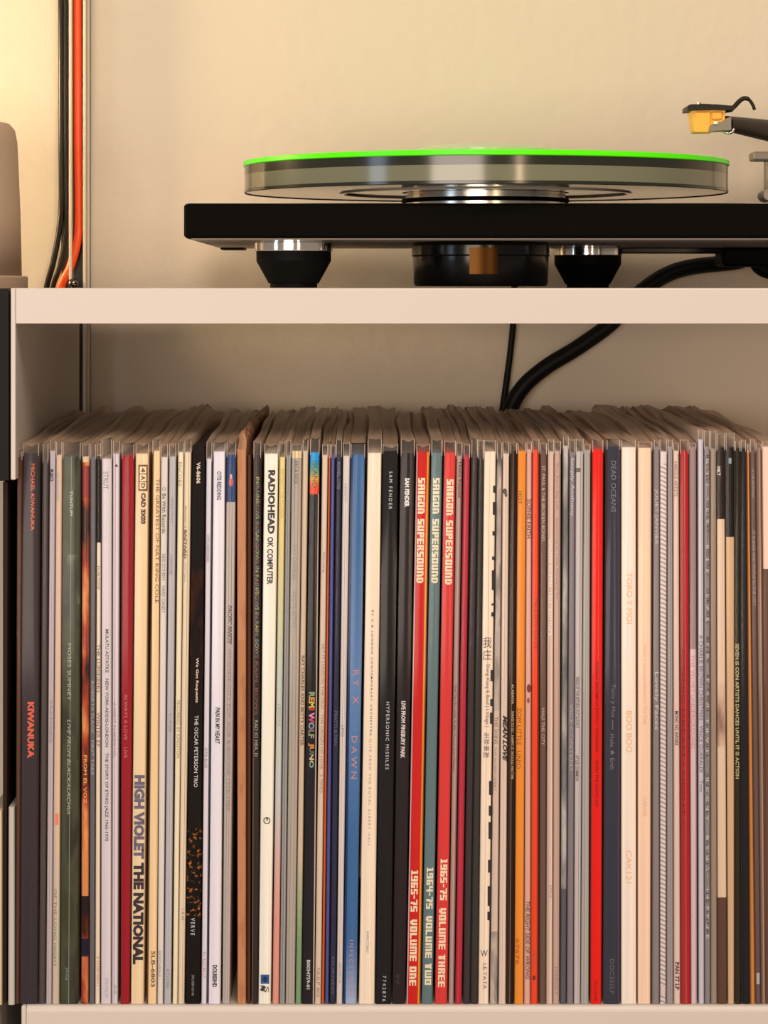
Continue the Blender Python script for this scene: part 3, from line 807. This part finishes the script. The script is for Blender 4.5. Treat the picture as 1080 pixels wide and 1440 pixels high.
record('wide cream sleeve with heavy black capitals at the top and a small clock lower down', (370.8, 391), (363.2, 381.4), 638, (250, 232, 206),
       [('RADIOHEAD', 661, 751, .55, 10, (48, 40, 38), {'bold': .032}), ('OK COMPUTER', 755, 822, .5, 8.5, (48, 40, 38), {'bold': .022}), ('~', 1386, 1394, .35, 10, (70, 60, 56), BB), ('S', 1387, 1396, .65, 6, (80, 70, 66))],
       marks=[(.5, 1154, 5, 5, (70, 58, 52), 'ring'), (.5, 1377, 6, 6.5, (52, 88, 140), 'rect'), (.5, 1377, 3.5, 4, (30, 44, 84), 'dot'), (.52, 1152, 1, 2.2, (70, 58, 52), 'rect')])
record('narrow sleeve fading from yellow to grey to salmon', (392, 401), (383, 392.6), 643, (236, 206, 130), [('BENEATH THE FLOWER', 660, 729, .55, 5, (214, 168, 80)), ('LEISURE', 990, 1022, .5, 4, (160, 160, 140))],
       segs=grad(760, 960, (236, 206, 130), (204, 204, 182)) + grad(960, 1120, (204, 204, 182), (206, 196, 184)) + grad(1120, 1300, (206, 196, 184), (232, 150, 128)) + [(1300, 1412, (232, 150, 128))])
record('thin misty grey sleeve between the yellow-topped and the taupe sleeve', (401.6, 409), (393, 401), 640, (166, 156, 146), cols=[(.4, .55, (120, 110, 104))])
record('taupe sleeve with faint grey capitals and a bright chip at the top', (409.4, 424.2), (401.4, 415), 634, (186, 166, 146), [('ARCA KICK', 647, 681, .45, 5, (96, 80, 70)), ('RAY CHARLES', 767, 815, .4, 6, (150, 134, 122)), ('MEETS BETTY', 832, 884, .35, 6, (150, 134, 122))],
       cols=[(.3, .36, (150, 130, 116)), (.66, .72, (150, 130, 116))], segs=[(634, 644, (240, 206, 150))])
record('slim cream sleeve with small dark capitals beside the black rainbow-topped sleeve', (424.6, 433), (415.5, 424), 634, (216, 184, 150), [('RAY CHARLES AND BETTY CARTER', 922, 1049, .55, 4.6, (110, 84, 60), B_)], segs=grad(1200, 1330, (216, 184, 150), (130, 156, 108), 10) + [(1330, 1412, (130, 156, 108))])
RG = [(28, 150, 205), (42, 150, 180), (96, 150, 130), (178, 160, 96), (232, 160, 74), (238, 122, 58), (236, 78, 44)]
record('black sleeve with a blue to orange block at the top and motley lettering', (435, 449), (424.4, 442.2), 636, (36, 32, 34),
       [('ISLAND', 648, 686, .55, 7, (60, 84, 52)), ('REMI WOLF', 973, 1038, .5, 8.5, [(150, 160, 110), (214, 150, 70), (226, 200, 70), (200, 60, 60), (226, 140, 190), (214, 70, 96), (150, 150, 170), (130, 120, 110)], BB),
        ('JUNO', 1045, 1080, .5, 8.5, [(226, 140, 60), (90, 110, 90), (220, 190, 130), (130, 160, 140)], BB), ('B0034759-01', 1350, 1391, .5, 5, (226, 210, 194), B_)],
       segs=[(636, 647, RG[0])] + grad(647, 660, RG[0], RG[2], 5) + grad(660, 674, RG[2], RG[4], 5) + grad(674, 686, RG[4], RG[6], 5) + [(686, 695, RG[6])],
       cols=[(0, .2, (74, 110, 62), 1330, 1412), (.9, 1, (226, 196, 170), 740, 930), (.9, 1, (190, 60, 40), 700, 740), (.9, 1, (226, 196, 170), 1010, 1100)])
record('thin tan cream sleeve with faint small capitals, next to a thin orange edge', (452, 460.8), (442.6, 451.8), 640, (226, 192, 162), [('Khruang', 777, 805, .5, 4, (150, 110, 90)), ('SAY IT LOUD IN THE OLD   THE ORIGIN OF LOVE   2 TIMES', 905, 1115, .6, 4.2, (160, 124, 106)), ('NULP 805', 1362, 1402, .5, 4.5, (150, 120, 104))])
record('very thin orange sleeve against the purple-blue one', (461, 464.6), (452, 456.4), 640, (206, 92, 44))
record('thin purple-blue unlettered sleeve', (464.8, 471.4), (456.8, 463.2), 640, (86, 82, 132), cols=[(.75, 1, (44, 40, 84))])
record('thin navy black sleeve with faint grey capitals', (471.8, 480.4), (463.4, 472.2), 639, (48, 48, 66), [('ROYEL OTIS', 650, 688, .5, 4.5, (128, 124, 136)), ('PRATTS & PAIN', 1000, 1048, .5, 4.5, (104, 104, 120)), ('OURNESS', 1345, 1398, .5, 4, (100, 100, 112))])
record('thin off-white sleeve beside the mid-blue sleeve', (481.4, 491.8), (473, 481.8), 641, (228, 206, 190), [('INFINITY', 680, 706, .45, 3.5, (160, 150, 150)), ('UFO', 1020, 1036, .45, 3.5, (120, 110, 110)), ('ERATP119', 1355, 1382, .5, 3.5, (160, 150, 150))], cols=[(.4, .46, (160, 138, 126)), (.7, .74, (180, 156, 144))])
BLU = (68, 107, 147)
record('mid-blue sleeve with widely spaced salmon capitals', (492.2, 512.8), (482.6, 502), 640, BLU, [('RY X', 942, 990, .6, 8, (212, 140, 128), SP), ('DAWN', 1035, 1095, .55, 8, (212, 140, 128), SP), ('INFECT28LPA', 1322, 1398, .55, 5.5, (204, 140, 140), SP)],
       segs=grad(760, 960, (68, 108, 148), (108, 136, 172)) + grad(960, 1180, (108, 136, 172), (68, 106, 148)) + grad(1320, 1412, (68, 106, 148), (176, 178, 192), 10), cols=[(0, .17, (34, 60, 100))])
record('wide cream sleeve with tiny widely spaced capitals down its lower half', (515.8, 536.2), (504.6, 527.2), 637, (250, 220, 188), [('RY X & LONDON CONTEMPORARY ORCHESTRA | ', 858, 1040, .5, 3.6, (96, 78, 70), {'sp': 1.5, 'bold': .008}), ('LIVE FROM THE ROYAL ALBERT HALL', 1042, 1190, .5, 3.4, (150, 124, 110), SP), ('INFECT58LP', 1310, 1340, .5, 3.4, (150, 130, 116))])
record('wide black sleeve with thin spaced white capitals and a number at the foot', (537, 559.4), (528, 550.4), 634, (31, 27, 27), [('SAM FENDER', 663, 716, .55, 4.6, (226, 216, 204), SP), ('HYPERSONIC MISSILES', 987, 1082, .55, 4.6, (224, 214, 204), {'sp': 1.3}), ('7742876', 1372, 1408, .55, 5, (214, 204, 196), SP)])
record('black sleeve with condensed bold white capitals, beside the first red block-lettered sleeve', (562.5, 582.4), (551.5, 570), 637, (44, 33, 33), [('SAM FENDER', 672, 713, .5, 6.5, (244, 228, 212), BB), ('LIVE FROM FINSBURY PARK', 986, 1066, .5, 6, (236, 216, 200), {'bold': .02}), ('SF-LP', 1370, 1384, .4, 4, (90, 76, 74))])
BK = {'block': True}
CRM = (250, 226, 182)
record('red sleeve with chunky cream block lettering ending in ONE', (584.4, 604), (571.5, 591.8), 636, (210, 36, 31), [('SAIGON SUPERSOUND', 672, 820, .42, 9.5, CRM, BK), ('1965-75', 1224, 1282, .42, 9.5, CRM, BK), ('VOLUME ONE', 1293, 1386, .42, 9.5, CRM, BK)],
       cols=[(.8, .92, (240, 150, 50)), (.92, 1, (150, 90, 40)), (0, .08, (226, 190, 180))])
record('grey-green sleeve with chunky cream block lettering ending in TWO', (605.4, 621.4), (593, 608.8), 637, (104, 122, 119), [('SAIGON SUPERSOUND', 672, 820, .5, 9, CRM, BK), ('1964-75', 1220, 1278, .55, 9, CRM, BK), ('VOLUME TWO', 1288, 1385, .55, 9, CRM, BK)])
record('bright red sleeve with chunky cream block lettering ending in THREE', (623.5, 640.4), (611.8, 629.4), 637, (224, 62, 56), [('SAIGON SUPERSOUND', 674, 822, .55, 9.5, CRM, BK), ('1965-75', 1208, 1266, .55, 9.5, CRM, BK), ('VOLUME THREE', 1277, 1388, .5, 9.5, CRM, BK)])
record('thin mauve taupe sleeve with dark letters, between red sleeves', (641, 649.6), (630.8, 638.8), 641, (180, 140, 126), [('Hiatus Kaiyote', 650, 700, .55, 5, (70, 44, 44), B_), ('THE TRUTH AND THEN Choose Your Weapon', 963, 1086, .3, 4, (90, 60, 56))], cols=[(.5, .58, (210, 176, 160)), (.8, .9, (110, 76, 70))])
record('narrow crimson unlettered sleeve', (651, 660.4), (640, 649.8), 641, (190, 46, 60), cols=[(.35, .42, (206, 84, 90))])
record('dark plum brown unlettered sleeve next to the crimson one', (662, 671.4), (651.4, 661.2), 639, (66, 53, 52))
record('dark mossy grey unlettered sleeve next to the cream sleeve with brush characters', (671.8, 679.6), (661.6, 672.2), 642, (62, 55, 49))
sq = [(696 - 4, 1), (715, 6), (712, 4), (748, 2), (785, 2), (812, 11), (850, 1.5), (864, 3)]
record('cream sleeve with upright brush characters and black flecks along one edge', (680, 697), (672.6, 687.6), 635, (252, 220, 188),
       [('我', 896, 911, .45, 12, (70, 54, 48), {'stack': 1}), ('庄', 914, 928, .45, 12, (70, 54, 48), {'stack': 1}), ('Sheng Xiang & Band | I-Village |', 934, 1022, .5, 7, (120, 98, 86))] +
       [(c, 1030 + i * 9.3, 1038 + i * 9.3, .5, 8, (80, 62, 56), {'stack': 1}) for i, c in enumerate('生祥樂隊')] + [('LE.TATA', 1355, 1391, .6, 5, (120, 96, 84)), ('W', 1336, 1345, .5, 10, (70, 52, 48), {'stack': 1})],
       cols=[(.48, .52, (206, 164, 136))], marks=[(.93, 688 + a, 2.2, h, (52, 40, 36), 'rect') for a, h in ((0, 5), (27, 9), (62, 3), (97, 2.5), (128, 14), (162, 1.5), (176, 3), (262, 8), (300, 5), (322, 8), (420, 10), (452, 7), (480, 12), (530, 9), (572, 14), (600, 6))])
PAT = card((160, 140, 124), 'photo', (204, 178, 158), (96, 84, 76))
record('thin sleeve patterned in smoky grey scrawl', (698, 706), (689, 699.8), 642, PAT, [('THE SHINS', 1008, 1046, .4, 4.5, (120, 92, 80)), ('THE WORM HEART', 1050, 1112, .3, 4, (160, 128, 112))], segs=[(1000, 1310, (222, 188, 164))])
record('cream pink sleeve with slanted bold dark capitals', (706.4, 716), (701, 711.4), 638, (234, 200, 174), [('MEAN LOVE', 1006, 1071, .65, 6.5, (60, 44, 44), {'bold': .03, 'shear': .35})], cols=[(.45, .5, (180, 146, 124))], marks=[(.35, 691, 3, 4, (70, 56, 50), 'dot'), (.55, 696, 2, 3, (90, 72, 64), 'dot')])
record('dark brown sleeve with tiny white capitals, against the orange sleeve', (717, 727), (712, 722.8), 634, (64, 42, 28), [('ALABAMA', 962, 990, .6, 3.6, (220, 190, 150)), ('SHAKES TO GO', 1000, 1030, .6, 3.6, (220, 190, 150)), ('HAPPY IT WOULD MATTER', 1034, 1096, .6, 3.6, (220, 190, 150))], cols=[(.42, .48, (150, 116, 92)), (.55, 1, (40, 20, 16))])
record('amber orange sleeve with thin brown capitals', (727.5, 739.8), (723.2, 736.4), 634, (243, 145, 52), [('HOT', 691, 709, .3, 5, (120, 70, 40)), ('ZOM LITTLE', 995, 1048, .35, 6, (150, 72, 40)), ('UNIO', 1056, 1081, .3, 6, (150, 72, 40)), ('67676', 1320, 1356, .3, 5, (170, 80, 40))])
record('salmon pink sleeve with dark condensed capitals near the top and foot', (740, 748), (736.8, 746), 632, (228, 170, 146), [('SOPHIE FAITH', 702, 757, .5, 6, (110, 64, 54), {'bold': .01}), ('THE RIGHT SIDE OF WRONG', 1267, 1377, .55, 6, (120, 84, 80), {'bold': .015, 'shear': .15})], marks=[(.6, 968, 3, 6, (130, 56, 50), 'dot'), (.5, 985, 2, 4, (150, 84, 74), 'dot')])
record('red-orange sleeve with faint darker capitals', (748.4, 758.6), (746.2, 757.6), 633, (240, 78, 40), [('YELLOW DAYS', 840, 912, .55, 4.5, (176, 58, 36)), ('HARMLESS', 1336, 1360, .4, 4, (200, 84, 60)), ('▪', 1372, 1378, .4, 4, (130, 40, 30))], cols=[(.75, 1, (180, 44, 30))])
record('taupe brown sleeve with small white capitals from the top', (759.6, 769), (758.4, 767.8), 635, (112, 84, 70), [('ST. PAUL & THE BROKEN BONES', 655, 761, .5, 4.6, (200, 176, 158)), ('HALF THE CITY', 996, 1048, .5, 4.4, (200, 176, 158))])
record('pale pink double sleeve with small white capitals', (770, 779), (768, 777.2), 635, (226, 184, 160), [('CHICANO BATMAN   TALK FROM HOME', 758, 895, .5, 4.4, (246, 226, 208)), ('ATO 0', 1244, 1262, .6, 4, (180, 140, 124))], cols=[(.7, .8, (250, 220, 190)), (.28, .33, (170, 130, 112))])
record('pinkish beige sleeve with faint small type from the top', (779.2, 788.8), (777.4, 786.8), 634, (206, 166, 144), [('The Band Big Life', 650, 718, .4, 4, (150, 112, 98)), ('Something to Look Forward To', 728, 842, .4, 4, (150, 112, 98)), ('HARDLY', 1360, 1400, .5, 4, (160, 124, 110))], cols=[(.72, .78, (150, 112, 96))])
record('crinkled smoky grey sleeve with torn pale streaks', (791.4, 799.6), (788, 796.4), 627, card((112, 104, 100), 'photo', (146, 136, 128), (196, 180, 166)), plastic=614, segs=[(1250, 1412, (96, 92, 94))])
record('mauve grey sleeve with stretched white lettering at the top', (800.4, 809), (797, 806.4), 636, (140, 124, 124), [('Simply Anthony', 644, 726, .5, 6, (206, 194, 186)), ('VICE CONTENT', 990, 1086, .5, 4.5, (184, 168, 160))])
record('pale pinkish grey sleeve with a small square logo at the top', (809.4, 820.4), (806.8, 816.2), 635, (206, 186, 174), [('IDEAS OF THE RETURN OUT SLOWLY', 952, 1024, .35, 4.4, (110, 92, 86), B_), ('AT LES COMMON', 1062, 1098, .35, 4.4, (110, 92, 86), B_)], cols=[(.62, .68, (120, 104, 96))], marks=[(.3, 661, 3, 3, (92, 78, 74), 'rect')])
record('sage grey sleeve next to the scarlet one', (820.8, 830.4), (816.6, 828), 633, (186, 172, 160), cols=[(.35, .42, (130, 116, 106)), (.7, .75, (150, 134, 124))])
record('scarlet sleeve with one line of tiny black capitals', (832.6, 848.4), (830.6, 846), 632, (238, 34, 24), [('TOTALLY ENORMOUS EXTINCT DINOSAURS — WHEN THE LIGHTS GO', 930, 1134, .5, 4, (120, 14, 14), B_), ('POLYDOR', 1380, 1408, .45, 4, (110, 14, 12))])
record('wide slate navy sleeve with dim grey lettering', (852.6, 872.4), (848.6, 872.2), 628, (62, 58, 68), [('DEAD OCEANS', 648, 720, .52, 7, (128, 122, 126)), ('Toro y Moi', 962, 1008, .5, 7, (128, 120, 122)), ('—', 1012, 1026, .5, 1, (128, 120, 122)), ('Hole ★ Erth', 1032, 1082, .5, 7, (128, 120, 122)), ('DOC352LP', 1349, 1398, .5, 6, (112, 104, 108))], cols=[(.9, .93, (96, 90, 94))])
record('wide cream sleeve with thin pale orange capitals in three groups', (873.6, 894.6), (873.4, 895.2), 629, (252, 224, 200), [('TORO Y MOI', 805, 877, .55, 8, (240, 178, 140), LT), ('BOO BOO', 1000, 1058, .52, 8.5, (242, 180, 120), LT), ('CAK121', 1196, 1242, .5, 8, (238, 184, 140), LT)])
record('wide peach sleeve with tiny coral lettering', (897, 917.4), (896.8, 916.2), 630, (252, 208, 172), [('TORO Y MOI UNDERNEATH THE PINE', 905, 1019, .5, 4.5, (244, 170, 146)), ('CAK058', 1120, 1148, .5, 4.5, (244, 168, 146))], cols=[(.88, 1, (240, 120, 96), 630, 748), (.9, 1, (130, 96, 74), 748, 1412)])
record('grey sleeve with thin stretched white lettering, against the rope-patterned sleeve', (919, 927.6), (917, 927.4), 628, (148, 130, 126), [('JULIET JANVIER', 688, 766, .45, 6, (206, 188, 180)), ('Lovely Faces', 945, 1026, .5, 7, (214, 200, 184))])
record('narrow sleeve printed with a twisted rope pattern', (928, 938.2), (928, 936.8), 635, card((232, 210, 196), 'rope', (176, 152, 140)), segs=[(635, 652, (232, 208, 196)), (1385, 1400, (226, 196, 186))])
record('thin warm grey unlettered sleeve between the rope-patterned and a cream sleeve', (938.8, 946.2), (937.4, 947), 628, (170, 152, 142), cols=[(.5, .6, (138, 122, 114))])
record('thin cream pink sleeve with three short dark capital words', (946.6, 955), (947.6, 957), 634, (234, 196, 174), [('VARIOUS ARTISTS', 648, 698, .45, 4.6, (120, 84, 72)), ('MONO NO AWARE', 1000, 1048, .5, 5, (90, 60, 56), B_), ('PAN 77 LP', 1353, 1392, .5, 6, (110, 74, 72), BB)])
record('dark red sleeve with pale vertical glints', (956, 968.6), (957.6, 971.2), 634, (178, 48, 46), [('• COSMIC DREAM • NIGHT •', 900, 1160, .3, 4, (130, 24, 34))], cols=[(.5, .58, (206, 96, 90)), (.72, 1, (186, 30, 32), 900, 1180)])
record('mauve brown sleeve turning blush pink below its middle', (969.2, 979.4), (971.6, 980.4), 628, (166, 132, 124), [('THE VELVET UNDERGROUND', 921, 1053, .4, 5.2, (206, 130, 130))], segs=[(913, 1412, (226, 188, 182))], cols=[(.8, .86, (140, 104, 100))])
record('thin pale lilac sleeve standing taller than its neighbours, with a long dark title', (981.4, 989.4), (982.6, 990.6), 618, (212, 196, 196), [('A CHARLIE BROWN CHRISTMAS · VINCE GUARALDI', 893, 1086, .5, 5.4, (110, 92, 88)), ('Trio', 1097, 1114, .5, 5, (130, 112, 108))], plastic=604, cols=[(.6, .66, (176, 156, 156))])
record('grey sleeve with broken black and white lettering all down its spine', (990, 998.4), (991, 999.2), 628, (146, 132, 126), [('BIG VILLE — YOU STAY — BIG BABY — OUR ARIEL — BIG SKY — MY TOWN', 640, 1000, .6, 4, [(60, 52, 52), (214, 200, 190), (70, 60, 60)]), ('THE VILLE — SING ONLY — BIG ALLY — THE FUTURE', 1010, 1320, .5, 4, [(214, 200, 194), (80, 70, 72)])], plastic=605)
record('thin taupe unlettered sleeve beside the black-topped sleeve', (998.8, 1007.6), (999.6, 1008.6), 631, (164, 138, 116), plastic=606)
record('dark sleeve with a cream block through its middle, three white letters at the top', (1008, 1019.5), (1009, 1022.6), 629, (40, 28, 22), [('MKT', 656, 669, .2, 5, (232, 216, 196), B_)], segs=[(730, 1262, (234, 196, 162)), (960, 1050, card((234, 196, 162), 'photo', (214, 170, 140), (150, 110, 90))), (1262, 1412, (104, 70, 54))], plastic=609)
record('black-topped sleeve with a tan lower spine', (1020.4, 1033), (1023.4, 1032.6), 629, (22, 18, 20), segs=[(755, 1412, (220, 174, 130))], cols=[(.55, 1, (130, 108, 78), 755, 1000)], marks=[(.5, 648, 2, 4, (150, 150, 150), 'rect')], plastic=609)
record('dark olive sleeve with small yellowish capitals in its middle', (1033.2, 1041), (1033, 1043.6), 630, (54, 46, 30), [('SEVEN IS CON ARTISTS DANCES UNTIL IT IS ACTION', 905, 1095, .4, 5, (196, 182, 130), B_)], cols=[(.7, 1, (32, 26, 24))])
record('blue-black unlettered sleeve against the thin orange-edged one', (1041.4, 1049.6), (1044, 1055), 631, (38, 33, 36))
record('very thin orange-edged sleeve', (1050.6, 1054.6), (1055.4, 1062), 633, (214, 132, 62))
record('dim taupe sleeve with faint white lettering', (1055.2, 1063), (1062.4, 1070), 632, (112, 84, 76), [('IN THE BEGINNING', 660, 700, .5, 3.6, (170, 148, 136)), ('IT IS JAZZ AND PEOPLE IN THE CITY', 747, 852, .5, 4, (196, 170, 156))], marks=[(.5, 1376, 2.2, 8, (186, 170, 158), 'rect')])
record('brown sleeve with pale vertical folds at the far end of the row', (1063.4, 1071.4), (1070.4, 1077), 629, (138, 102, 84), cols=[(.5, .7, (190, 150, 124))])
record('wide sleeve with a pale peach upper spine at the far end of the row', (1072.2, 1090), (1077.6, 1096), 628, (250, 206, 178), segs=[(800, 1412, (112, 74, 54))])
# --- neighbours on the black shelf, seen past the end of the row
record('dark brown sleeve beyond the white shelf end, on the black shelf', (3.4, 12), (3.4, 9.8), 678, (44, 26, 20), group='records on the black shelf', bottom=1417, plastic=False, y0=0.014)
record('cream sleeve beyond the white shelf end, on the black shelf', (-14, 3), (-14, 2.8), 1140, (222, 190, 150), group='records on the black shelf', bottom=1417, plastic=False, y0=0.010, depth=0.31)
record('thin greyish white sleeve edge hanging beside the end of the white shelf', (12.6, 20.2), (11, 20.6), 1135, (196, 180, 158), group='records standing on the white shelf', bottom=1423, plastic=False, y0=0.010, depth=0.31)
